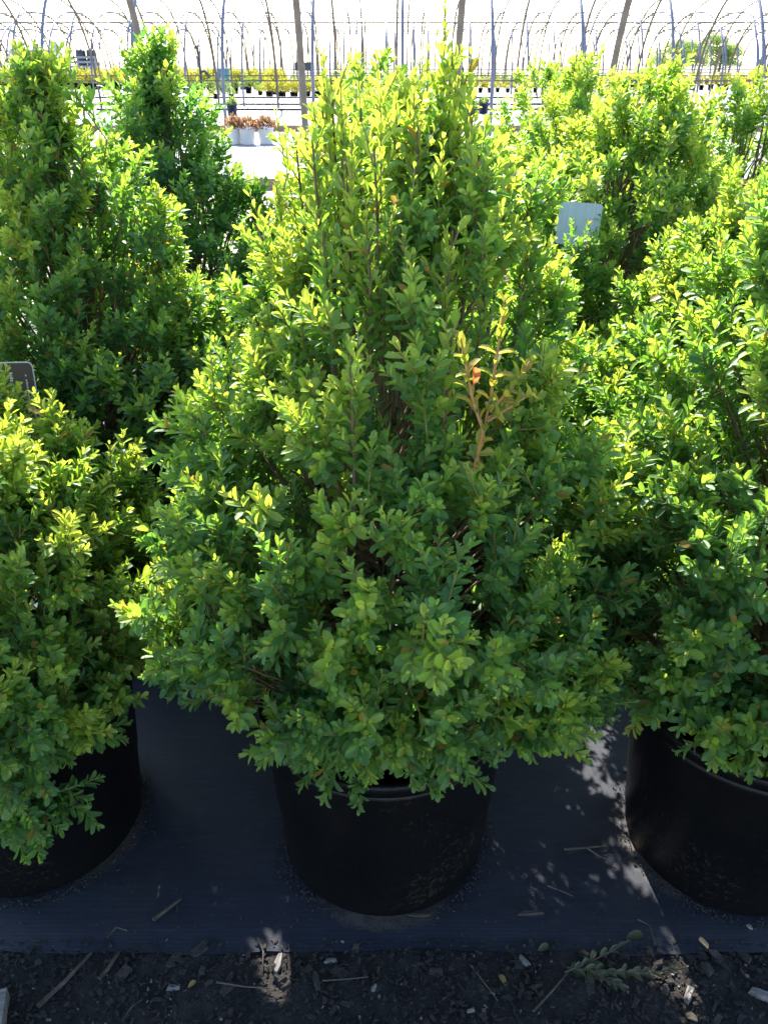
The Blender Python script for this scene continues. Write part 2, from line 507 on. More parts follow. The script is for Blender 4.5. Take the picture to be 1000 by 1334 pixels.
def grow(seed, hb, apex, rmax, nclump, leaf=0.027, lean=(0, 0), leaders=(), nlead=10, vigor=1.0, young_or_lit=0.0, profile=PROFILE, squash=(1, 1), extra=(), fill=1.42, thin=0.0, dense=0, wide=1.0, topw=.06):
    """boxwood crown about its own base point; returns leaves, shoot paths"""
    r = np.random.default_rng(seed)
    pt = np.array([p[0] for p in profile]); pr = np.array([p[1] for p in profile])
    ph = r.uniform(0, 6.28, 8)
    span = apex - hb

    def rad(t, a):
        lump = 1 + .07 * np.sin(2 * a + ph[0] + 3 * t) + .06 * np.sin(3 * a + ph[1] - 5 * t) + .06 * np.sin(5 * a + ph[2] + 9 * t) + .04 * np.sin(8 * a + ph[3] - 14 * t)
        return rmax * np.interp(t, pt, pr) * lump

    def axis(t):
        return np.array([lean[0], lean[1]]) * max(t, 0) ** 1.3
    leaves, paths, prad, sid = [], [], [], 0
    spath = []

    isin = False

    def add_sprig(o, t, ln, K, lf, age, up=.35, spread=1.0):
        nonlocal sid
        d, p = sprig_leaves(o, t, ln, K, lf, age, r, sid, up, spread)
        d['inn'] = np.full(2 * K, isin)
        leaves.append(d); spath.append(p); sid += 1
    # sample heights by surface area
    tt = np.linspace(-.02, 1, 400)
    w = np.interp(tt, pt, pr) + topw
    cdf = np.cumsum(w) / w.sum()
    base = np.array([0, 0, hb - .02])
    kk = int(nclump * fill)
    for c in range(kk):
        inner = c >= nclump
        isin = inner
        t = float(np.interp((c + r.uniform()) / nclump if not inner else r.uniform(), cdf, tt))
        if thin and t > .70 and r.uniform() < thin:
            continue
        a = (c * 2.399963 + r.normal(0, .25)) % 6.2832
        R = rad(t, a) * (squash[0] * abs(math.cos(a)) ** 2 + squash[1] * abs(math.sin(a)) ** 2)
        dt = .02
        slope = (rad(t + dt, a) - rad(t - dt, a)) / (2 * dt * span)
        ra = np.array([math.cos(a), math.sin(a), 0])
        nrm = norm(ra + np.array([0, 0, -slope]))
        ax = axis(t)
        S = np.array([ax[0], ax[1], hb + t * span]) + ra * R
        upw = .25 + .75 * min(1, max(t, 0) * 1.9)
        b = norm(nrm * .75 + np.array([0, 0, upw * .75 - (.22 if t < .06 else 0)]) + r.normal(0, .24, 3))
        clump_tone = np.clip(r.normal(.34 + .34 * t + young_or_lit, .16), 0.05, .95)  # rises with height: newer growth plus sunlight painted onto the upper crown
        Lb = r.uniform(.09, .14)
        dep = r.normal(-.012, .022)
        if r.uniform() < .10:
            dv_ = r.uniform(.02, .05) * vigor
            dep += dv_ if t > .1 else -.02
        if t < .3:
            dep = min(dep, .004) - max(0.0, R - rmax)
        if inner:
            dep -= r.uniform(.06, .12); clump_tone *= .6
        tip = S + nrm * dep
        org = tip - b * Lb
        # branch from the middle of the crown out to the clump
        q = r.uniform(.25, .6)
        m0 = np.array([ax[0] * q, ax[1] * q, hb + max(t - .32, -.02) * span]) + ra * R * .12
        m1 = (m0 + org) / 2 + np.array([0, 0, -.02 - .03 * r.uniform()]) + r.normal(0, .01, 3)
        paths.append(np.array([m0, m1, org, org + b * Lb * .8])); prad.append(np.array([.0034, .0025, .0018, .0010]))
        ns = 6 if not inner else 5
        A = norm(np.cross(b, np.array([.3, .2, 1.0]))); B = np.cross(b, A)
        a0 = r.uniform(0, 6.28)
        for k in range(ns):
            sN = .18 + .62 * k / ns
            an = a0 + k * 2.2 + r.normal(0, .3)
            dv = norm(b * (.55 + .5 * sN) + (A * math.cos(an) + B * math.sin(an)) * .62 + np.array([0, 0, .26 * upw]))
            ln = r.uniform(.048, .08)
            add_sprig(org + b * Lb * sN, dv, ln, int(r.integers(5, 8)) + (0 if inner else dense), leaf * r.uniform(.82, 1.08) * (1.15 if inner else 1), clump_tone + r.normal(0, .08))
        add_sprig(org + b * Lb * .55, b, r.uniform(.055, .085), int(r.integers(7, 10)) + (0 if inner else dense), leaf * r.uniform(.9, 1.12), clump_tone + .08)
    isin = False
    # upright leader shoots that break the outline
    L = [(np.array(p), np.array(q)) for p, q in leaders]
    for k in range(nlead):
        t = r.uniform(.45, .97); a = r.uniform(0, 6.28)
        R = rad(t, a) * r.uniform(.3, .95)
        ax = axis(t)
        tip = np.array([ax[0] + R * math.cos(a), ax[1] + R * math.sin(a), hb + t * span + r.uniform(.03, .09) * vigor])
        d = norm(np.array([math.cos(a) * .28, math.sin(a) * .28, 1.0]) + r.normal(0, .1, 3))
        L.append((tip - d * r.uniform(.14, .24), tip))
    for p, q in L:
        v = q - p; ln = float(np.linalg.norm(v)); d = v / ln
        A = norm(np.cross(d, np.array([.9, .3, .1]))); B = np.cross(d, A)
        K = max(5, int(ln / (.0145 - .0015 * dense)))
        ag = np.clip(r.normal(.69 + young_or_lit, .10), .2, .9)
        add_sprig(p, d, ln, K, leaf * 1.12, ag, .15, .72)
        paths.append(np.array([p - d * .06, p, p + v * .5, p + v * .95])); prad.append(np.array([.0036, .003, .0022, .0012]))
        nb = int(ln / .026)
        for k in range(nb):
            sN = .04 + .86 * (k + r.uniform(0, .6)) / max(nb, 1)
            an = k * 2.4 + r.normal(0, .4)
            dv = norm(d * .8 + (A * math.cos(an) + B * math.sin(an)) * .6)
            l2 = r.uniform(.04, .07) * (1.15 - .42 * sN)
            add_sprig(p + v * sN, dv, l2, max(3, int(l2 / .0125)), leaf * r.uniform(.82, 1.02), ag + r.normal(0, .06), .2, .8)
    for o, t, ln, K, lf, ag in extra:
        add_sprig(np.array(o), np.array(t), ln, K, lf, ag)
    s = Shrub()
    s.leaves = {k: np.concatenate([d[k] for d in leaves]) for k in leaves[0]}
    s.leaves['wid'] = s.leaves['wid'] * wide
    s.spath = spath
    s.paths, s.prad = paths, prad
    s.hb, s.apex, s.seed = hb, apex, seed
    s.lean = lean
    return s


# shared pieces of the nursery pot
POT_H, POT_R = .39, .238


def pot_meshes():
    H, R = POT_H, POT_R
    body = lathe('pot', [(.190, .004), (.198, 0.0), (.205, .010), (.208, .05), (.2110, .055), (.2175, .165), (.2200, .170), (R - .006, H - .045), (R - .004, H - .03), (R - .016, H - .03), (R - .022, H - .08), (.182, .015)], M_POT, 64)
    rim = lathe('rim', [(R - .003, H - .028), (R + .003, H - .024), (R + .004, H - .004), (R + .001, H), (R - .008, H), (R - .0125, H - .006), (R - .0125, H - .028)], M_POT, 64)
    # bark soil: bumpy disc
    n, v, f = 40, [], []
    rr = np.random.default_rng(3)
    rings = 9
    v.append((0, 0, H - .05))
    for k in range(1, rings + 1):
        for i in range(n):
            a = 2 * math.pi * (i + .5 * (k % 2)) / n
            rad = (R - .0165) * k / rings
            v.append((rad * math.cos(a), rad * math.sin(a), H - .06 + (rr.uniform(0, .016) if k < rings else 0)))
    for i in range(n):
        f.append((0, 1 + i, 1 + (i + 1) % n))
    for k in range(rings - 1):
        for i in range(n):
            j = (i + 1) % n
            a, b, c, d = 1 + k * n + i, 1 + k * n + j, 1 + (k + 1) * n + j, 1 + (k + 1) * n + i
            f.append((a, d, c, b))
    soil = mesh_py('soil', v, f, M_SOIL)
    return body, rim, soil


POT_BODY, POT_RIM, POT_SOIL = pot_meshes()

# leaf meshes shared by the leaves that are objects of their own, one per age step
LEAF_STEPS = 8
LEAF_LOD = []
for i in range(LEAF_STEPS):
    v_, t_, q_ = TPL_HI
    LEAF_LOD.append(mesh_np('leaf', v_ * np.array([.5, 1, 1]), [t_], M_LEAF, True, {'age': np.full(len(v_), (i + .5) / LEAF_STEPS), 'rib': np.array([1.0] * 2 + [0.0] * (len(v_) - 2))}))


def to_pixel(P):
    """world points -> photo pixels and depth"""
    y = P[:, 1]; dz = CAM_H - P[:, 2]
    z = y * math.cos(PITCH) + dz * math.sin(PITCH)
    v = -y * math.sin(PITCH) + dz * math.cos(PITCH)
    return 500 + F_PX * P[:, 0] / z, 667 + F_PX * v / z, z


# ------------------------------------------------------------------ the setting
def sheet(name, x0, x1, y0, y1, z, mat, nx=1, ny=1, fz=None):
    xs = np.linspace(x0, x1, nx + 1); ys = np.linspace(y0, y1, ny + 1)
    X, Y = np.meshgrid(xs, ys)
    Z = np.full_like(X, z) if fz is None else z + fz(X, Y)
    V = np.stack([X.ravel(), Y.ravel(), Z.ravel()], 1)
    i = np.arange(nx); j = np.arange(ny)
    I, J = np.meshgrid(i, j)
    a = (J * (nx + 1) + I).ravel()
    F = np.stack([a, a + 1, a + nx + 2, a + nx + 1], 1)
    return link(name, mesh_np(name, V, [F], mat))


tag(sheet('ground', -900, 900, -60, 2000, -.02, M_FIELD), kind='structure')
tag(sheet('mulch_strip', -3.2, 3.2, -2.5, 1.06, -.012, M_MULCH, 320, 178,
          lambda X, Y: (.004 * np.sin(37 * X + 11 * np.sin(9 * Y)) * np.sin(41 * Y + 7 * np.sin(13 * X)) + .003 * np.sin(83 * X + 5 * np.sin(51 * Y)) * np.sin(97 * Y)
                        ) * (Y < 1.0) + .002), kind='structure')
FAB_EDGE = .962


def fab_z(X, Y):
    w = .0012 * np.sin(4.3 * X + 1.1) * np.sin(23 * Y + 2 * np.sin(3 * X)) + .0010 * np.sin(61 * Y + 3 * np.sin(2.2 * X))
    edge = np.clip((Y - FAB_EDGE) / .06, 0, 1)
    return w * .7 + .004 * edge - .001


fab = tag(sheet('weed_fabric', -3.2, 3.2, FAB_EDGE, 5.6, -.0045, M_FABRIC, 200, 260, fab_z), kind='structure')
for v_ in fab.data.vertices:
    if v_.co.y < FAB_EDGE + .001:
        x_ = v_.co.x
        v_.co.y += .004 * math.sin(7 * x_ + 1) + .0025 * math.sin(23 * x_) + .0015 * math.sin(61 * x_ + 2) + random.uniform(-.001, .001)
        v_.co.z += .0015 * math.sin(11 * x_) + .001
n_ = len(fab.data.vertices)
co_ = np.empty(n_ * 3, np.float32); fab.data.vertices.foreach_get('co', co_); co_ = co_.reshape(-1, 3)
silt = np.zeros(n_)
for (cx_, cy_) in [(-.74, 1.27), (0, 1.23), (.725, 1.23)]:   # silt washed against the pot feet
    dd_ = np.hypot(co_[:, 0] - cx_, co_[:, 1] - cy_) - .206
    silt = np.maximum(silt, np.exp(-(np.maximum(dd_, 0) / .030) ** 1.3) * (.75 + .4 * np.sin(3 * np.arctan2(co_[:, 1] - cy_, co_[:, 0] - cx_) + 5 * cx_)))
sa_ = fab.data.attributes.new('silt', 'FLOAT', 'POINT')
sa_.data.foreach_set('value', silt.astype(np.float32))
tag(sheet('front_bed', -60, 60, 11.55, 18.6, .10, M_WHITEGROUND), kind='structure')
tag(sheet('back_bed', -60, 60, 21.75, 60, .10, M_WHITEGROUND), kind='structure')

# timber edging boards of the white beds
for (yb, nm) in ((11.5, 'front'), (21.7, 'back')):
    for k, x0 in enumerate(np.arange(-21.6, 21.6, 3.6)):
        if abs(x0 + 1.8) > yb * .6 + 3:
            continue
        v, f = box_vf(.01, 3.59, -.022, .022, 0, .135)
        o = link('edging_board', mesh_py('edging_board', v, f, M_BOARD), None, (x0, yb, -.018))
        tag(o, 'weathered brown board edging the %s white bed' % ('nearer' if nm == 'front' else 'farther'), 'board',
            'boards along the %s white bed' % ('nearer' if nm == 'front' else 'farther'))

# ------------------------------------------------------------------ hoop house frames
def hoop_house(y_near, y_far, ridge, pitch, x_first, x_span, mats, rad, label, purl):
    root = empty('hoop_house_frame', (0, (y_near + y_far) / 2, -.02))
    tag(root, label, 'hoop house', 'bare hoop house frames in rows')
    a = (y_far - y_near) / 2
    th = np.linspace(0, math.pi, 37)
    e = .82
    Y = -a * np.sign(np.cos(th)) * np.abs(np.cos(th)) ** e
    Z = ridge * np.abs(np.sin(th)) ** e
    mm = {}
    near_n = 19

    def half(part, mat):
        P = np.stack([np.zeros_like(Y), Y, Z], 1)[part]
        v, f = tubes([P], [np.full(len(P), rad)], 8)
        return mesh_np('bow', v, f, mat)
    mm['n'] = half(slice(0, near_n), mats[0])
    mm['f'] = half(slice(near_n - 1, None), mats[1])
    k0 = int(math.ceil((-x_span - x_first) / pitch)); k1 = int(math.floor((x_span - x_first) / pitch))
    for k in range(k0, k1 + 1):
        x = x_first + k * pitch
        link('bow', mm['n'], root, (x, 0, 0))
        link('bow', mm['f'], root, (x, 0, 0))
    L = x_span + .6
    for fy in purl:
        zz = ridge * (1 - abs(fy) ** (2 / e)) ** (e / 2)
        link('purlin', mesh_np('purlin', *tubes([np.array([[-L, 0, 0], [L, 0, 0]])], [np.full(2, rad * .62)], 6), mats[1]), root, (0, a * fy, zz - rad * .8))
    return root


hoop_house(-1.6, 10.6, 3.9, 1.72, -.91, 8.0, (M_STEEL, M_STEEL), .038, 'thick grey tube bows of the hoop house frame nearest behind the shrubs', (0.0, -.5, .5))
hoop_house(20.0, 30.2, 3.7, 1.93, .40, 14, (M_STEELB, M_STEELR), .036, 'bluish tube bows of the second hoop house frame beyond the white pots', (0.0, -.6, .6, .985))
hoop_house(31.6, 41.4, 3.6, 1.93, 1.0, 19, (M_STEELB, M_STEELR), .033, 'thin bows of the hoop house frame over the yellow green shrubs', (0.0, .6, -.985))
hoop_house(43, 53, 3.6, 1.93, .1, 25, (M_STEELB, M_STEELR), .042, 'faint thin bows of the hoop house frame beyond the yellow green shrubs', (0.0, -.5, .5, -.985, .985))
hoop_house(55, 65, 3.6, 1.93, .7, 30, (M_STEELB, M_STEEL), .05, 'small far bows of the hoop house frame second from the farthest', (0.0, -.5, .5))
hoop_house(67.5, 77.5, 3.6, 1.93, .3, 36, (M_STEELB, M_STEEL), .06, 'farthest and smallest row of bows against the white sky', (0.0, -.4, .4, .985))

# ------------------------------------------------------------------ the potted boxwoods
GROUP = 'potted boxwoods in rows on black fabric'
axA = 1.23


def leader(x, y, dd, ln, bx=0.0, by=0.0, at=(0, axA)):
    """a shoot whose tip is seen at pixel x, y; base leans back towards the axis"""
    q = pix(x, y, axA + dd)
    q = np.array(q) - np.array([at[0], at[1], 0])
    d = norm(np.array([q[0] * .45 + bx, q[1] * .4 + by, 1.0]))
    return (q - d * ln, q)


A_LEADERS = [leader(590, 48, .02, .30, -.02), leader(578, 62, .03, .22), leader(604, 75, .0, .22), leader(618, 120, -.02, .2), leader(560, 125, .04, .22), leader(430, 85, .0, .30), leader(418, 110, .02, .22), leader(442, 125, -.02, .2), leader(405, 160, -.06, .22), leader(450, 190, -.1, .22),
             leader(545, 150, -.05, .24), leader(522, 265, -.12, .22), leader(330, 285, 0, .16, -.3), leader(318, 300, .04, .12, -.5), leader(625, 190, -.05, .22),
             leader(660, 255, .0, .18), leader(500, 190, .06, .22), leader(470, 130, .1, .2), leader(385, 180, .05, .22), leader(360, 235, .06, .18),
             leader(530, 200, .0, .24), leader(575, 190, -.08, .22), leader(690, 330, 0.0, .14), leader(640, 320, -.12, .18), leader(590, 290, -.16, .18), leader(480, 300, -.16, .2), leader(420, 290, -.14, .2),
             leader(455, 470, -.30, .16), leader(590, 420, -.24, .16)]


def hang(spots, X, D, seed):
    """clumps of shoots that reach out of the crown; pixel, distance from the plant's axis, outward direction"""
    q = np.random.default_rng(seed)
    out = []
    for (x, y, dd, dx) in spots:
        p = np.array(pix(x, y, D + dd)) - np.array([X, D, 0])
        low = y > 880
        t = norm(np.array([dx, -.45 if low else -.2, -.05 if low else .45]))
        for k in range(6):
            tv = norm(t + q.normal(0, .32, 3))
            out.append((p - t * q.uniform(.05, .11) + q.normal(0, .015, 3), tv, .075, 9, .0208, .45 if not low else .3))
    return out


A_EXTRA = hang(((205, 555, -.05, -1), (225, 590, -.1, -1), (255, 535, .0, -1), (245, 760, .0, -1), (820, 690, .05, 1), (760, 905, -.1, 1), (262, 905, -.15, -.9), (270, 885, -.2, -.8), (690, 970, -.24, .6),
                (620, 1015, -.26, .2), (455, 1035, -.26, -.1), (480, 1005, -.27, 0), (555, 1010, -.27, 0), (515, 1000, -.27, 0), (590, 1000, -.26, .1), (425, 1010, -.26, -.2), (540, 980, -.3, 0), (500, 960, -.3, 0), (580, 970, -.28, .1), (400, 985, -.26, -.3), (350, 960, -.24, -.5), (420, 950, -.3, -.2), (650, 950, -.28, .4),
                (520, 620, -.31, 0), (560, 640, -.31, .1), (530, 580, -.29, .0), (560, 560, -.27, .0)), 0, axA, 1)
B_EXTRA = hang(((25, 1120, -.30, .2), (60, 1085, -.30, .5), (110, 1060, -.26, .9), (35, 1050, -.32, .3), (90, 1000, -.28, .6), (20, 990, -.34, .2), (140, 960, -.22, .8), (60, 960, -.32, .4), (5, 1100, -.32, 0), (150, 880, -.1, 1)), -.74, 1.27, 2)
C_EXTRA = hang(((915, 690, -.26, -.2), (945, 720, -.28, -.1), (985, 730, -.3, 0), (940, 670, -.25, -.1), (990, 670, -.26, 0), (870, 650, -.2, -.5), (965, 985, -.30, 0), (900, 940, -.28, -.5), (930, 960, -.30, -.2), (990, 960, -.32, 0), (885, 900, -.25, -.6), (940, 900, -.34, -.2), (800, 570, .0, -1), (850, 500, .0, -.8)), .725, 1.23, 3)
E_EXTRA = hang(((758, 298, -.40, -.1), (712, 342, -.41, -.2), (765, 345, -.41, 0), (715, 362, -.38, -.4), (745, 365, -.40, -.2), (735, 350, -.40, -.2), (765, 325, -.40, 0), (690, 340, -.34, -.6)), .69, 2.73, 4)

PLANTS = [
    # key, x, d, hb, apex, rmax, clumps, lean, nlead, vigor, young, template, sprig objects, label
    dict(k='A', x=0.0, d=axA, hb=.43, apex=1.40, r=.425, prof=PROFILE_A, thin=.5, n=400, fill=1.55, lean=(.05, .03), nl=8, v=1.0, y=0.05, hi=True, sp=26, leaders=A_LEADERS, extra=A_EXTRA,
         label='tall bushy boxwood in the black pot at the centre of the front row'),
    dict(k='B', x=-.74, d=1.27, hb=.40, apex=1.05, r=.37, n=280, fill=1.5, extra=B_EXTRA, lean=(-.04, 0), nl=10, v=.5, y=.20, hi=True, sp=26,  # leaf tone raised to paint in the sunlit top
         label='low rounded boxwood cut by the left edge, front row, beside the brown tag'),
    dict(k='C', x=.725, d=1.23, hb=.45, apex=1.40, r=.415, n=320, fill=1.5, extra=C_EXTRA, lean=(.04, .03), nl=8, v=.6, y=.05, hi=True, sp=26,
         label='boxwood cut by the right edge, front row, bare bark soil showing in its pot'),
    dict(k='G', x=-.725, d=1.98, hb=.40, apex=1.47, r=.42, n=340, fill=1.6, prof=PROFILE_CONE, lean=(-.02, 0), nl=16, v=1.0, y=.04, hi=False, sp=24,
         label='broad conical boxwood in the second row, directly behind the low rounded one'),
    dict(k='M', x=.0, d=1.98, hb=.40, apex=1.42, r=.39, n=250, fill=1.12, lean=(.05, .0), nl=14, v=1.0, y=.12, hi=False, sp=0,
         label='boxwood in the second row mostly hidden behind the central tall one'),
    dict(k='D', x=.80, d=1.98, hb=.40, apex=1.20, r=.36, n=290, fill=1.6, lean=(.03, 0), nl=8, v=.5, y=.06, hi=False, sp=24,
         label='shorter boxwood in the second row, beside the dark gap below the white tag'),
    dict(k='H', x=-.63, d=2.73, hb=.40, apex=1.54, r=.42, prof=PROFILE_CONE, n=300, fill=1.4, lean=(-.03, 0), nl=4, v=.4, y=-.24, hi=False, sp=0,  # leaf tone lowered: backlit shade put into the colour
         label='dense dark conical boxwood in the third row, left of the brown bed board'),
    dict(k='N', x=-.03, d=2.73, hb=.40, apex=1.45, r=.38, n=170, fill=1.12, lean=(0, 0), nl=10, v=.9, y=0, hi=False, sp=0,
         label='boxwood in the third row of which only the tip shows behind the central crown'),
    dict(k='E', x=.69, d=2.73, hb=.40, apex=1.44, r=.47, n=310, fill=1.3, extra=E_EXTRA, lean=(.10, 0), nl=26, v=1.1, y=.12, hi=False, sp=0,
         label='wide boxwood with several upright tips, holding the white tag in its side'),
    dict(k='R', x=.72, d=3.5, hb=.40, apex=1.46, r=.42, n=190, fill=1.12, lean=(0, 0), nl=12, v=1.0, y=.08, hi=False, sp=0,
         label='boxwood in the fourth row peeping out left of the wide one with several tips'),
    dict(k='S', x=.74, d=4.25, hb=.40, apex=1.45, r=.40, n=150, fill=1.12, lean=(0, 0), nl=12, v=1.0, y=.05, hi=False, sp=0,
         label='boxwood tip farthest back in the row behind the white tag'),
    dict(k='I', x=1.43, d=2.73, hb=.40, apex=1.34, r=.42, n=190, lean=(0, 0), nl=10, v=.8, y=.10, hi=False, sp=0,
         label='yellowish boxwood at the right edge behind the shorter second row one'),
    dict(k='J', x=1.40, d=3.5, hb=.40, apex=1.42, r=.42, n=160, fill=1.35, lean=(0, 0), nl=10, v=.8, y=.10, hi=False, sp=0,
         label='boxwood far back at the right edge below the dark leaning bows'),
]

for P in PLANTS:
    P['s'] = grow(100 + ord(P['k']), P['hb'], P['apex'], P['r'], P['n'], lean=P['lean'], nlead=P['nl'], vigor=P['v'], young_or_lit=P['y'],
                  leaders=P.get('leaders', ()), extra=P.get('extra', ()), profile=P.get('prof', PROFILE), fill=P.get('fill', 1.3), thin=P.get('thin', 0.0), dense=2 if P['hi'] else 0, leaf=.0208 if P['hi'] else (.0235 if P['sp'] else .0262),
                  wide=1.0 if P['hi'] else (1.12 if P['sp'] else 1.35), topw=.06 if P['hi'] else (.12 if P['sp'] else .20))

# which leaves does the photograph's viewpoint see: nearest leaf in each small cell
allc, alld = [], []
CELL = 9.0
zb = {}
for P in PLANTS:
    L = P['s'].leaves
    W = L['pos'] + np.array([P['x'], P['d'], 0]) + norm(L['dir']) * (L['len'] * .5)[:, None]
    px, py, z = to_pixel(W)
    inside = (px > 0) & (px < 1000) & (py > 0) & (py < 1334) & (z > .1)
    cell = (px // CELL).astype(int) * 1000 + (py // CELL).astype(int)
    P['vis'] = (cell, z, inside)
    for cc, zz in zip(cell[inside], z[inside]):
        if zz < zb.get(cc, 1e9):
            zb[cc] = zz


def build_plant(P):
    s = P['s']
    root = empty('potted_boxwood', (P['x'], P['d'], 0))
    tag(root, P['label'], 'potted shrub', GROUP)
    rot = random.uniform(0, 6)
    p = link('pot', POT_BODY, root); p.rotation_euler.z = rot
    rm = link('rim', POT_RIM, p)
    so = link('soil', POT_SOIL, root); so.rotation_euler.z = rot
    # stems: a few main stems out of the soil, then the branch network
    rr = np.random.default_rng(s.seed + 5)
    for k in range(5):
        a = k * 1.257 + rr.uniform(-.3, .3)
        t1 = rr.uniform(.55, .85)
        top = np.array([s.lean[0] * t1 + .08 * math.cos(a), s.lean[1] * t1 + .08 * math.sin(a), s.hb + (s.apex - s.hb) * t1])
        b = np.array([.025 * math.cos(a), .025 * math.sin(a), POT_H - .055])
        mid = (b + top) / 2 + np.array([.035 * math.cos(a), .035 * math.sin(a), 0])
        tube_obj('stem', root, M_WOOD, [b, mid, top], [.009, .007, .003])
    v, f = tubes(s.paths, s.prad, 4)
    tag(link('branches', mesh_np('branches', v, f, M_WOOD), root), kind='stuff')
    L = s.leaves
    cell, z, inside = P['vis']
    keep = np.ones(len(L['pos']), bool)
    chosen = []
    if P['sp']:
        seen = np.array([ins and zz < zb.get(c, 0) + .012 for c, zz, ins in zip(cell, z, inside)])
        score = np.bincount(L['sid'], weights=seen / np.maximum(z, .3))
        cnt = np.bincount(L['sid'])
        score[cnt > 14] = 0
        chosen = list(np.argsort(-score)[:P['sp']])
    for sid in chosen:
        ii = np.where(L['sid'] == sid)[0]
        keep[ii] = False
        path = s.spath[sid]
        o0 = path[0]
        v, f = tubes([path - o0], [np.linspace(.0016, .0009, len(path))], 6)
        sp = link('sprig', mesh_np('sprig', v, f, M_STEM), root, tuple(o0))
        sub = {k: L[k][ii] for k in L}
        X, Y, Z = leaf_frames(sub)
        for q in range(len(ii)):
            st = min(LEAF_STEPS - 1, int(sub['age'][q] * LEAF_STEPS))
            lf = bpy.data.objects.new('leaf', LEAF_LOD[st])
            lf.parent = sp
            ln = sub['len'][q]
            M = np.eye(4)
            M[:3, 0] = X[q] * sub['wid'][q] * 2; M[:3, 1] = Y[q] * ln; M[:3, 2] = Z[q] * ln * sub['curl'][q]
            M[:3, 3] = sub['pos'][q] - o0
            lf.matrix_local = Matrix(M.tolist())
            col.objects.link(lf)
    rest = {k: L[k][keep] for k in L}
    inn = rest['inn'].astype(bool)
    outer_tpl = TPL_HI if P['hi'] else (TPL_LO if P['sp'] else TPL_FAR)
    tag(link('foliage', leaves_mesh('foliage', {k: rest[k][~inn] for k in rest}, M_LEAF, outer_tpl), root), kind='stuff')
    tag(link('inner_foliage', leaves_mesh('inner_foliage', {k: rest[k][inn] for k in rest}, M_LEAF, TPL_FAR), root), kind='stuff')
    if not P['sp']:
        return root
    ch = set(chosen)
    sp_paths = [p for i, p in enumerate(s.spath) if i not in ch]
    v, f = tubes([p[[0, -1]] for p in sp_paths], [np.array([.0014, .0008])] * len(sp_paths), 3)
    tag(link('shoots', mesh_np('shoots', v, f, M_STEM), root), kind='stuff')
    return root


ROOTS = {P['k']: build_plant(P) for P in PLANTS}


# the long yellowing shoot on the central boxwood
def yellow_shoot():
    root = ROOTS['A']
    off = np.array([0, axA, 0])
    D = axA - .32

    def w(x, y, dd=0):
        return np.array(pix(x, y, D + dd)) - off
    stems = [[w(612, 632, .05), w(627, 575), w(640, 510), w(648, 455), w(658, 390)],
             [w(630, 562), w(615, 520), w(608, 485), w(600, 440)],
             [w(638, 535), w(662, 510), w(692, 468)],
             [w(634, 548), w(665, 530), w(690, 512)]]
    v, f = tubes([np.array(s_) for s_ in stems], [np.linspace(.0028, .0011, len(s_)) for s_ in stems], 6)
    sh = link('shoot', mesh_np('shoot', v, f, M_ORANGE), root)
    sh['label'] = 'long shoot with orange stems and yellowing leaves'
    r = np.random.default_rng(5)
    LY = [mesh_np('leaf', TPL_HI[0] * np.array([.5, 1, 1]), [TPL_HI[1]], M_YELLOW, True, {'age': np.full(len(TPL_HI[0]), a)}) for a in (.1, .4, .7, .95)]
    LR = mesh_np('leaf', TPL_HI[0] * np.array([.42, 1, 1]), [TPL_HI[1]], M_RED, True, {'age': np.full(len(TPL_HI[0]), .5)})

    def put(me, p, d, n, ln, lab=None):
        d = norm(d); n = norm(n - (n @ d) * d); x = np.cross(d, n)
        o = bpy.data.objects.new('leaf', me); o.parent = sh
        M = np.eye(4); M[:3, 0] = x * ln * .95; M[:3, 1] = d * ln; M[:3, 2] = n * ln * 1.6; M[:3, 3] = p
        o.matrix_local = Matrix(M.tolist()); col.objects.link(o)
        if lab: o['label'] = lab
    for s_, n0, n1 in zip(stems, (.12, .08, .1, .1), (17, 11, 8, 8)):
        S = np.array(s_)
        seg = np.linalg.norm(np.diff(S, axis=0), axis=1); cum = np.concatenate([[0], np.cumsum(seg)])
        for k in range(n1):
            u = (n0 + (1 - n0) * (k + .5) / n1) * cum[-1]
            p = np.array([np.interp(u, cum, S[:, i]) for i in range(3)])
            p2 = np.array([np.interp(min(u + .005, cum[-1]), cum, S[:, i]) for i in range(3)])
            t = norm(p2 - p + 1e-6)
            a0 = k * 1.57 + r.normal(0, .3)
            A = norm(np.cross(t, [0, 1.0, .2])); B = np.cross(t, A)
            for sg in (0, math.pi):
                if r.uniform() < .08:
                    continue
                sd = A * math.cos(a0 + sg) + B * math.sin(a0 + sg)
                th = math.radians(r.uniform(22, 80) - 15 * k / n1)
                put(LY[int(r.integers(0, 4))], p, t * math.cos(th) + sd * math.sin(th), t * math.sin(th) - sd * math.cos(th), r.uniform(.015, .029) * (1 - .25 * k / n1))
    put(LR, w(616, 503, -.004), np.array([.12, -.15, 1.0]), np.array([.5, 1, .2]), .026, 'red orange leaf')


yellow_shoot()

# ------------------------------------------------------------------ plant tags
def rounded_rect(w, h, r, n=5):
    pts = []
    for cx, cz, a0 in ((w / 2 - r, h - r, 0), (-w / 2 + r, h - r, 90), (-w / 2 + r, r, 180), (w / 2 - r, r, 270)):
        for i in range(n + 1):
            a = math.radians(a0 + 90 * i / n)
            pts.append((cx + r * math.cos(a), cz + r * math.sin(a)))
    return pts


def plate(name, pts, t, mat, parent=None, loc=(0, 0, 0)):
    n = len(pts)
    v = [(x, -t / 2, z) for x, z in pts] + [(x, t / 2, z) for x, z in pts]
    f = [tuple(range(n))[::-1], tuple(range(n, 2 * n))]
    f += [(i, (i + 1) % n, n + (i + 1) % n, n + i) for i in range(n)]
    return link(name, mesh_py(name, v, f, mat), parent, loc)


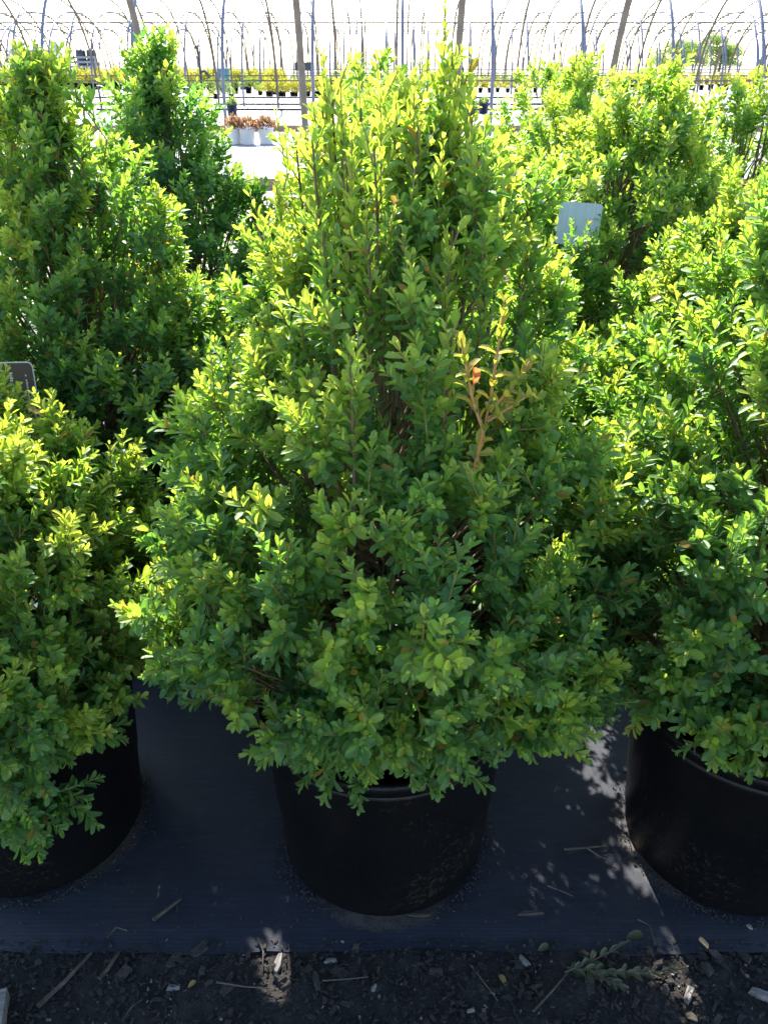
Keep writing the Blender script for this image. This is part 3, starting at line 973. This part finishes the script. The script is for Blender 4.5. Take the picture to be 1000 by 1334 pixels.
c = pix(735, 323, 2.385)
wt = empty('plant_tag', (c.x, c.y, c.z - .62))
wt.rotation_euler = (math.radians(-7), math.radians(3), math.radians(-10))
tag(wt, 'blank white plastic tag sticking out of the wide boxwood', 'plant tag')
plate('card', rounded_rect(.118, .115, .008), .0012, M_TAG, wt, (0, 0, .62))
plate('stake', [(-.005, .64), (.005, .64), (.005, .02), (0, 0), (-.005, .02)][::-1], .0016, M_TAG, wt, (0, .0018, 0))

c = pix(27, 483, 1.56)
bt = empty('plant_tag', (c.x - .05, c.y, c.z - .50))
bt.rotation_euler = (math.radians(-8), 0, math.radians(4))
tag(bt, 'dark brown printed plant tag with pale rounded border at the left edge', 'plant tag')
plate('card', rounded_rect(.10, .13, .012), .0012, M_TAGPRINT, bt, (0, 0, .37))
plate('print', rounded_rect(.095, .125, .010), .0006, M_TAGBROWN, bt, (0, -.0012, .3725))
plate('stake', [(-.011, .40), (.011, .40), (.011, .02), (0, 0), (-.011, .02)][::-1], .0016, M_TAGPRINT, bt, (0, .002, 0))
for (x0, w_, z0, hh) in ((.004, .0065, .41, .074), (.0335, .0035, .42, .056), (-.022, .008, .40, .085)):
    # sideways lines of lettering, too small to read: rows of short strokes
    n = int(hh / .005)
    V, F = [], []
    for i in range(n):
        if i % 5 == 4: continue
        v, f = box_vf(x0 - w_ / 2, x0 + w_ / 2 * (1 if i % 2 else .55), -.0022, -.0016, z0 + i * .005, z0 + i * .005 + .0034)
        F += [tuple(a + len(V) for a in q) for q in f]; V += v
    link('lettering', mesh_py('lettering', V, F, M_TAGPRINT), bt)

# ------------------------------------------------------------------ litter in front of and between the pots
def chip_mesh(name, L_, W_, T_, mat, r):
    n = 7
    pts = []
    for i in range(n):
        a = 6.283 * i / n
        pts.append((L_ / 2 * max(-.72, min(.78, 1.3 * math.cos(a))) * r.uniform(.85, 1.25), W_ / 2 * math.sin(a) * r.uniform(.5, 1.2)))
    v = [(x, y, r.uniform(-.15, .15) * T_) for x, y in pts] + [(x * .85, y * .8, T_ + r.uniform(-.3, .3) * T_) for x, y in pts]
    f = [tuple(range(n))[::-1], tuple(range(n, 2 * n))] + [(i, (i + 1) % n, n + (i + 1) % n, n + i) for i in range(n)]
    return mesh_py(name, v, f, mat)


def at_ground(x, y, h):
    g = ground(x, y, h)
    return g


r = np.random.default_rng(21)
CHIPS = [  # pixel x, y, length, width, thickness, heading, material, label
    (362, 1256 + 0, .045, .018, .006, 80, M_CHIP_PALE, 'grey upright bark chip on the mulch below the central pot'),
    (896, 1298, .040, .018, .006, 60, M_CHIP_PALE, 'pale grey split wood chip right of the fallen boxwood sprig'),
    (990, 1297, .050, .026, .008, -30, M_CHIP_PALE, 'large bleached wood chip at the right edge of the mulch'),
    (915, 1228, .026, .010, .005, -60, M_CHIP_ORANGE, 'fresh orange wood chip at the fabric edge by the right pot'),
    (900, 1325, .024, .012, .005, -35, M_CHIP_ORANGE, 'fresh orange wood chip at the bottom edge of the mulch'),
    (682, 1252, .030, .016, .005, -50, M_CHIP_PALE, 'small grey chip on the mulch at the fabric edge'),
    (920, 1263, .034, .022, .008, -60, M_CHIP, 'dark grey chip above the bleached chip at right'),
    (226, 1287, .030, .014, .004, 10, M_CHIP_PALE, 'pale curled chip on the mulch at lower left'),
    (430, 1252, .028, .012, .004, 10, M_CHIP_PALE, 'pale flat chip on the mulch below the central pot'),
    (613, 1317, .018, .010, .004, 20, M_CHIP_PALE, 'little grey square chip near the bottom edge'),
    (690, 1191, .060, .009, .006, 4, M_CHIP, 'long brown splinter lying on the fabric edge'),
    (545, 1192, .055, .014, .003, 4, M_CHIP, 'dusty pale strip at the foot of the central pot'),
    (976, 1208, .016, .008, .004, -40, M_CHIP_PALE, 'tiny pale chip on the fabric at the right edge'),
    (487, 1288, .020, .009, .004, 60, M_CHIP_PALE, 'whitish feather shaped chip on the mulch'),
    (412, 1278, .046, .013, .005, -75, M_CHIP, 'brown bark strip standing out on the mulch'),
]
for (x, y, L_, W_, T_, hd, mt, lab) in CHIPS:
    h = .004 if y < 1235 else -.006
    g = at_ground(x, y, h)
    o = link('wood_chip', chip_mesh('wood_chip', L_, W_, T_, mt, r), None, (g.x, g.y, h))
    o.rotation_euler = (r.uniform(-.12, .12), r.uniform(-.12, .12), math.radians(hd))
    tag(o, lab, 'wood chip', 'wood chips on the ground')

TWIGS = [  # pixel points, radius, label
    ([(734, 1107), (760, 1105), (788, 1103)], .0028, [(765, 1106), (780, 1116), (800, 1124)], 'forked pale twig lying on the fabric between the two pots'),
    ([(200, 1199), (215, 1188), (236, 1172)], .0050, None, 'thick short dark stick on the fabric at left'),
    ([(336, 1222), (343, 1240), (342, 1268)], .0020, None, 'thin pale twig bent over the fabric edge'),
    ([(140, 1222), (152, 1208), (166, 1213)], .0018, None, 'short curled pale twig on the fabric at lower left'),
    ([(712, 1154), (728, 1160), (746, 1168)], .0016, None, 'thin straight twig on the fabric below the forked one'),
    ([(50, 1312), (85, 1280), (120, 1242)], .0050, None, 'long dark stick across the mulch at lower left'),
    ([(130, 1276), (142, 1262), (156, 1240)], .0045, None, 'shorter dark stick beside the long one on the mulch'),
    ([(282, 1280), (320, 1286), (356, 1288)], .0020, None, 'thin dark twig lying level on the mulch'),
    ([(420, 1278), (450, 1276), (480, 1273)], .0016, None, 'thin grey twig below the fabric edge near centre'),
    ([(694, 1318), (720, 1290), (740, 1266)], .0024, None, 'bare twig pointing at the fallen boxwood sprig'),
    ([(613, 1258), (630, 1280), (648, 1304)], .0014, None, 'fine straight twig on the mulch right of centre'),
    ([(830, 1198), (846, 1206), (853, 1232)], .0012, None, 'fine curved rootlet on the fabric by the right pot'),
    ([(160, 1330), (172, 1312), (186, 1302)], .0016, None, 'small twig at the bottom edge at left'),
]
for pts, rad, fork, lab in TWIGS:
    def path(ps):
        out = []
        for i, (x, y) in enumerate(ps):
            h = .0055 if y < 1237 else -.003
            g = at_ground(x, y, h)
            out.append((g.x, g.y, h + rad * .6))
        return np.array(out)
    P0 = path(pts)
    o0 = P0[1].copy()
    ps = [P0 - o0]; rs = [np.linspace(rad, rad * .6, len(P0))]
    if fork:
        ps.append(path(fork) - o0); rs.append(np.linspace(rad * .8, rad * .4, 3))
    v, f = tubes(ps, rs, 6)
    o = link('twig', mesh_np('twig', v, f, M_TWIG), None, tuple(o0))
    tag(o, lab, 'twig', 'twigs on the ground')

# fallen boxwood sprig on the mulch, and single fallen leaves
g = at_ground(790, 1262, 0)
fs = empty('fallen_sprig', (g.x, g.y, 0))
tag(fs, 'wilted boxwood sprig with dull olive leaves fallen on the mulch', 'sprig')
stems, LL = [], []
for (x0, y0, x1, y1) in ((735, 1268, 825, 1238), (738, 1262, 838, 1282), (760, 1262, 812, 1298), (800, 1270, 888, 1276)):
    a = at_ground(x0, y0, 0); b = at_ground(x1, y1, 0)
    o = np.array([a.x - g.x, a.y - g.y, .004]); t = np.array([b.x - a.x, b.y - a.y, .008])
    d, p = sprig_leaves(o, t, float(np.linalg.norm(t)), 7, .019, .4, r, 0, .9, .8)
    d['pos'][:, 2] = np.maximum(d['pos'][:, 2], .003); d['dir'][:, 2] = np.abs(d['dir'][:, 2]) * .35 + .05
    d['nrm'] = d['nrm'] * .35 + np.array([0, 0, .8])
    LL.append(d); stems.append(p)
v, f = tubes(stems, [np.linspace(.0018, .001, len(p)) for p in stems], 6)
link('stem', mesh_np('stem', v, f, M_TWIG), fs)
FL = [mesh_np('leaf', TPL_HI[0] * np.array([.5, 1, 1]), [TPL_HI[1]], M_DRYLEAF, True, {'age': np.full(len(TPL_HI[0]), a)}) for a in (.05, .35, .6, 1.0)]
for d in LL:
    X, Y, Z = leaf_frames(d)
    for q in range(len(d['pos'])):
        o = bpy.data.objects.new('leaf', FL[int(r.integers(0, 3))]); o.parent = fs
        M = np.eye(4); M[:3, 0] = X[q] * d['wid'][q] * 1.8; M[:3, 1] = Y[q] * d['len'][q]; M[:3, 2] = Z[q] * d['len'][q]; M[:3, 3] = d['pos'][q]
        o.matrix_local = Matrix(M.tolist()); col.objects.link(o)


def fallen(x, y, ln, hd, age, lab):
    h = .005 if y < 1237 else -.004
    g = at_ground(x, y, h)
    o = link('fallen_leaf', FL[age], None, (g.x, g.y, h + .002))
    o.scale = (ln, ln, ln)
    o.rotation_euler = (.12, .1, math.radians(hd))
    tag(o, lab, 'leaf', 'fallen leaves')


fallen(658, 1285, .022, 20, 3, 'single ochre leaf fallen on the mulch right of centre')
fallen(700, 1240, .026, -60, 1, 'dull olive leaf fallen at the fabric edge')
fallen(815, 1222, .034, -80, 0, 'large dark leaf lying above the wilted sprig')
fallen(245, 1288, .018, -40, 3, 'pale yellow leaf on the mulch at lower left')

# fine mulch crumbs and the soil crumbs round the pots: uncountable
def scatter(name, n, mat, fn, smin, smax, flat=.5):
    cube = np.array(box_vf(-.5, .5, -.5, .5, -.5, .5)[0]); cf = np.array(box_vf(0, 1, 0, 1, 0, 1)[1])
    P = fn(n); n = len(P)
    S = r.uniform(smin, smax, (n, 3)) * np.array([1, .55, flat]) * (r.uniform(.5, 1, (n, 1)) ** 2)
    an = r.uniform(0, 6.28, n); c_, s_ = np.cos(an), np.sin(an)
    jit = 1 + r.normal(0, .22, (n, 8, 3))
    V = cube[None] * S[:, None, :] * jit
    tl = r.normal(0, .25, n)
    V[:, :, 2] += V[:, :, 0] * tl[:, None]
    X = V[:, :, 0] * c_[:, None] - V[:, :, 1] * s_[:, None]; Y = V[:, :, 0] * s_[:, None] + V[:, :, 1] * c_[:, None]
    W = np.stack([X + P[:, 0:1], Y + P[:, 1:2], V[:, :, 2] + P[:, 2:3]], 2)
    F = (cf[None] + (np.arange(n) * 8)[:, None, None]).reshape(-1, 4)
    return tag(link(name, mesh_np(name, W.reshape(-1, 3), [F], mat, False)), kind='stuff')


def on_mulch(n):
    return np.stack([r.uniform(-1.1, 1.1, n), r.uniform(.55, .985, n), r.uniform(-.010, -.002, n)], 1)


def on_fabric(n):
    p = np.stack([r.uniform(-1.0, 1.0, n), FAB_EDGE + np.abs(r.normal(0, .16, n)), np.full(n, .0005)], 1)
    return p


def round_pots(n):
    out = []
    for P in PLANTS[:6]:
        a = r.uniform(0, 6.28, n); d = POT_R - .032 + np.abs(r.normal(0, .014, n))
        out.append(np.stack([P['x'] + d * np.cos(a), P['d'] + d * np.sin(a), np.full(n, .001)], 1))
    return np.concatenate(out)


tag(scatter('mulch', 12000, M_MULCH2, on_mulch, .003, .017, .35), 'dark bark mulch in front of the fabric', 'mulch')
tag(scatter('mulch_shreds', 320, M_CHIP, on_mulch, .012, .045, .12), 'brown bark shreds strewn over the mulch', 'mulch')
tag(scatter('mulch_flecks', 700, M_CHIP_PALE, on_mulch, .002, .009), 'tiny pale flecks in the bark mulch', 'mulch')
tag(scatter('soil_crumbs', 420, M_CHIP, on_fabric, .002, .008), 'soil crumbs strewn over the black fabric', 'soil')
tag(scatter('pot_foot_crumbs', 900, M_CHIP, round_pots, .002, .008), 'ring of soil crumbs round the pot feet', 'soil')

# pale board end cutting the lower left corner
g = at_ground(0, 1312, .03)
o = box('wooden_stake', None, M_CHIP_PALE, -.02, .02, -.16, .035, 0, .03, (g.x - .016, g.y, -.008))
o.rotation_euler.z = math.radians(14)
tag(o, 'pale weathered stake lying at the lower left corner', 'stake')

# ------------------------------------------------------------------ background plants
def blob_leaves(seed, n, rx, rz, z0, leaf):
    q = np.random.default_rng(seed)
    d = norm(q.normal(0, 1, (n, 3)))
    d[:, 2] = np.abs(d[:, 2]) * 1.0 - .15
    rad_ = q.uniform(.55, 1.05, n) * (1 + .18 * np.sin(3 * np.arctan2(d[:, 1], d[:, 0]) + seed) + .12 * np.sin(7 * d[:, 2] * 3 + seed))
    P = d * rad_[:, None] * np.array([rx, rx, rz]); P[:, 2] += z0 + rz * .15
    up = norm(d + np.array([0, 0, .8]) + q.normal(0, .4, (n, 3)))
    return dict(pos=P, dir=up, nrm=norm(q.normal(0, 1, (n, 3)) + d), len=leaf * q.uniform(.7, 1.3, n), wid=leaf * .5 * q.uniform(.7, 1.3, n),
                age=np.clip(q.normal(.5, .25, n), 0, 1), curl=q.uniform(.5, 1.5, n), sid=np.zeros(n, int))


SMALL_POT = {}


def small_pot(mat, R, H):
    return lathe('pot', [(R * .76, 0), (R * .8, .004), (R * .97, H * .9), (R * 1.03, H * .9), (R * 1.03, H), (R * .93, H), (R * .9, H * .86), (R * .5, H * .84)], mat, 20)


def far_shrub_kind(name, mats, potmat, R, H, rx, rz, leaf, n, label, group, seed):
    protos = []
    pm = small_pot(potmat, R, H)
    for k in range(4):
        fm = leaves_mesh('foliage', blob_leaves(seed + k, n, rx, rz, H * .85, leaf), mats, TPL_LO)
        protos.append(fm)

    def place(x, y, z, sc=1.0, lab=None, grp=None):
        root = empty(name, (x, y, z))
        root.scale = (sc, sc, sc)
        root.rotation_euler.z = random.uniform(0, 6.28)
        tag(root, lab or label, 'potted shrub', grp or group)
        link('pot', pm, root)
        tag(link('foliage', random.choice(protos), root), kind='stuff')
        return root
    return place


yel = far_shrub_kind('potted_shrub', M_FAR_Y, M_POT, .15, .26, .34, .52, .085, 420, 'small yellow green shrub in a black pot, far row under the hoops', 'far yellow green shrubs', 40)
grn = far_shrub_kind('potted_shrub', M_FAR_G, M_POT, .15, .26, .30, .42, .07, 380, 'small dull green shrub in a black pot on the far white bed', 'far dull green shrubs', 60)
rus = far_shrub_kind('potted_shrub', M_FAR_R, M_WHITEPOT, .15, .29, .19, .22, .055, 420, 'x', 'russet plants in white pots', 80)
blu = far_shrub_kind('potted_shrub', M_FAR_G, M_BLUEPOT, .12, .22, .12, .14, .05, 200, 'x', 'small plants in dark blue pots', 95)
BED = .102
for row, (yy, zz) in enumerate(((51.0, BED), (52.0, BED))):
    for x in np.arange(-25, -5.5, .62):
        yel(x + random.uniform(-.1, .1), yy + random.uniform(-.1, .1), zz, random.uniform(1.1, 1.4), 'yellow green shrub in the long far row at left, before the trailer' if row == 0 else 'yellow green shrub in the rear line of the long far row at left', 'long far row at left, %s line' % ('front', 'rear')[row])
for yy in (39.4, 40.1):
    for x in np.arange(-4.9, -1.6, .52):
        yel(x + random.uniform(-.05, .05), yy, BED, random.uniform(.8, .95), 'yellow green shrub in a black pot in the %s line beside the thick bow' % ('front' if yy < 40 else 'rear'), 'short bed left of the central tip, %s line' % ('front' if yy < 40 else 'rear'))
for x in np.arange(12.5, 27, .45):
    yel(x, 50 + random.uniform(-.3, .3), BED, random.uniform(.9, 1.15), 'yellow green shrub in the far row above the right hand boxwoods', 'far row at right')
for x in np.arange(2.5, 12, .45):
    yel(x, 46 + random.uniform(-.3, .3), BED, random.uniform(.6, .9), 'low yellow green shrub in the far row right of the central tip', 'far row right of centre')
for x in np.arange(-9.5, -5.8, .6):
    grn(x, 44.5 + random.uniform(-.2, .2), BED, random.uniform(.8, 1.1), 'dull green shrub in the short row around the dark standpipe', 'green row by the standpipe')
for x in np.arange(-9.0, 14, .6):
    grn(x, 56 + random.uniform(-.2, .2), BED, random.uniform(1.0, 1.3), 'dull green shrub in the farthest row, below the smallest hoops', 'farthest green row')
for x in np.arange(-17.5, -12.0, .55):
    grn(x, 37 + random.uniform(-.3, .3), BED, random.uniform(.5, .7), 'low green plant glimpsed between the two conical boxwoods at left', 'low green row at left')
for x, y in ((-6.9, 38), (-6.2, 37.6), (-5.6, 42), (-5.1, 43.2)):
    grn(x, y, BED, .7)
for x, lab in ((305, 'russet leaved plant in a white pot, leftmost beside the dark cone'), (323, 'russet leaved plant in a white pot, middle one set forward'), (346, 'russet leaved plant in a white pot, rightmost of the white bed')):
    g = ground(x, 188, BED)
    rus(g.x, g.y + (0 if x == 323 else .12), BED, 1.0, lab)
for x, y, lab in ((613, 152, 'small plant in a dark blue pot just right of the central leader shoot'), (629, 148, 'second small plant in a dark blue pot, right of the other one'),
                  (762, 146, 'small plant in a dark blue pot half hidden by the right hand boxwoods'), (303, 150, 'small dark pot behind the russet plants')):
    g = ground(x, y, BED)
    blu(g.x, g.y, BED, 1.3, lab)

# black hoses on the far bed
for i, (yp, lab) in enumerate(((128, 'black irrigation hose farthest across the white bed'), (137, 'black irrigation hose in the middle of the far white bed'), (144, 'black irrigation hose nearest on the far white bed'))):
    g = ground(400, yp, BED)
    xs = np.linspace(-12, 12, 40)
    P0 = np.stack([xs, .05 * np.sin(xs * 1.3 + i), np.zeros(40)], 1)
    o = tube_obj('irrigation_hose', None, M_HOSE, P0, .035, 6, (0, g.y, BED + .033))
    tag(o, lab, 'hose', 'hoses across the white bed')

# standpipe, sign board, bin, trailer with barrels, shed
sp = empty('standpipe', (-8.6, 44.0, BED))
tag(sp, 'dark hooked water standpipe rising beyond the shrubs', 'standpipe')
tube_obj('pipe', sp, M_DARK, [(0, 0, 0), (0, 0, 1.3), (-.03, 0, 1.75), (-.1, 0, 1.95)], .06, 6)
tube_obj('spout', sp, M_DARK, [(0, 0, .9), (.2, 0, .95), (.42, 0, .7)], .07, 6)
tube_obj('handle', sp, M_DARK, [(-.14, 0, 1.98), (.06, 0, 1.98)], .035, 6)
sb = empty('sign_board', (-3.55, 41.9, BED))
tag(sb, 'dark blank board on a post beyond the yellow green shrubs', 'sign')
box('board', sb, M_DARK, -.42, .42, -.02, .02, .98, 1.32)
tube_obj('post', sb, M_STEEL, [(0, .05, 0), (0, .05, 1.3)], .03, 6)
tb = empty('storage_bin', (-8.1, 47.5, BED))
tag(tb, 'teal storage bin behind the standpipe', 'bin')
v, f = box_vf(-.26, .26, -.26, .26, 0, .98)
v = [(x * (.85 if z < .5 else 1), y * (.85 if z < .5 else 1), z) for x, y, z in v]
link('body', mesh_py('body', v, f, M_TEAL), tb)
box('lid', tb, M_TEAL, -.29, .29, -.29, .29, .98, 1.05)

tr = empty('nursery_trailer', (-19.4, 57.5, BED))
tag(tr, 'grey flatbed nursery trailer with rails parked at the far left', 'trailer')
box('deck', tr, M_GREYMETAL, -2.1, 2.1, -.8, .8, .62, .78)
for x in (-2.05, -1.0, 0.0, 1.0, 2.05):
    box('post', tr, M_GREYMETAL, x - .04, x + .04, -.8, -.72, .78, 1.55)
for z in (1.0, 1.25, 1.5):
    box('rail', tr, M_GREYMETAL, -2.1, 2.1, -.86, -.805, z, z + .12)
for x in (-1.2, 1.2):
    w_ = lathe('wheel', [(.1, -.09), (.28, -.09), (.30, -.05), (.30, .05), (.28, .09), (.1, .09)], M_DARK, 20)
    o = link('wheel', w_, tr, (x, -.82, .30)); o.rotation_euler.x = math.radians(90)
bm_ = lathe('barrel', [(.26, 0), (.29, .02), (.31, .3), (.30, .32), (.32, .45), (.30, .58), (.31, .6), (.29, .93), (.26, .95), (.24, .93)], M_DARK, 20)
for i, (dx, lab) in enumerate(((-1.7, 'dark plastic barrel at the left end of the trailer'), (-1.0, 'dark plastic barrel second from the left on the trailer'), (1.0, 'dark plastic barrel right of the gap on the trailer'), (1.65, 'dark plastic barrel at the right end of the trailer'))):
    o = link('barrel', bm_, None, (-19.4 + dx, 57.5, BED + .782))
    o.scale = (1, 1, 1.25)
    tag(o, lab, 'barrel', 'barrels on the trailer')
shd = empty('garden_shed', (-23.2, 63, -.02))
tag(shd, 'small pale grey shed with dark door at the far left', 'shed')
v, f = box_vf(-1.3, 1.3, -1.2, 1.2, 0, 2.1)
link('wall', mesh_py('wall', v, f, M_SHED), shd)
box('door', shd, M_DARK, -.1, .8, -1.24, -1.203, .05, 1.9)
link('roof', mesh_py('roof', [(-1.45, -1.4, 2.103), (1.45, -1.4, 2.103), (1.45, 1.4, 2.103), (-1.45, 1.4, 2.103), (-1.45, 0, 2.7), (1.45, 0, 2.7)],
                     [(0, 1, 5, 4), (2, 3, 4, 5), (0, 4, 3), (1, 2, 5), (0, 3, 2, 1)], M_GREYMETAL), shd)

# trees beyond the yard at right
def tree(x, y, h, w_, seed, lab):
    q = np.random.default_rng(seed)
    root = empty('tree', (x, y, -.02))
    tag(root, lab, 'tree', 'far trees beyond the hoops')
    ps = [np.array([[0, 0, 0], [.1, 0, h * .3], [0, .1, h * .75]])]; rs = [np.array([.22, .17, .05])]
    Ls = []
    for k in range(34):
        a = q.uniform(0, 6.28); t = q.uniform(.12, .95)
        rr_ = w_ * (1.0 - .55 * t) * q.uniform(.3, 1)
        c_ = np.array([rr_ * math.cos(a), rr_ * math.sin(a), h * t])
        ps.append(np.array([[0, 0, h * t * .7], c_ * np.array([.5, .5, .9]), c_])); rs.append(np.array([.07, .04, .02]))
        d = blob_leaves(seed * 50 + k, 230, w_ * .30, w_ * .24, 0, .26)
        d['pos'] = d['pos'] + c_
        Ls.append(d)
    v, f = tubes(ps, rs, 6)
    link('trunk', mesh_np('trunk', v, f, M_BARK), root)
    LL_ = {k: np.concatenate([d[k] for d in Ls]) for k in Ls[0]}
    tag(link('crown', leaves_mesh('crown', LL_, M_TREE, TPL_LO), root), kind='stuff')


tree(46.5, 150, 3.6, 5.5, 1, 'leafy green tree left of the pair beyond the hoops at right')
tree(54.5, 153, 4.4, 5.0, 2, 'larger leafy green tree beyond the hoops at the right edge')
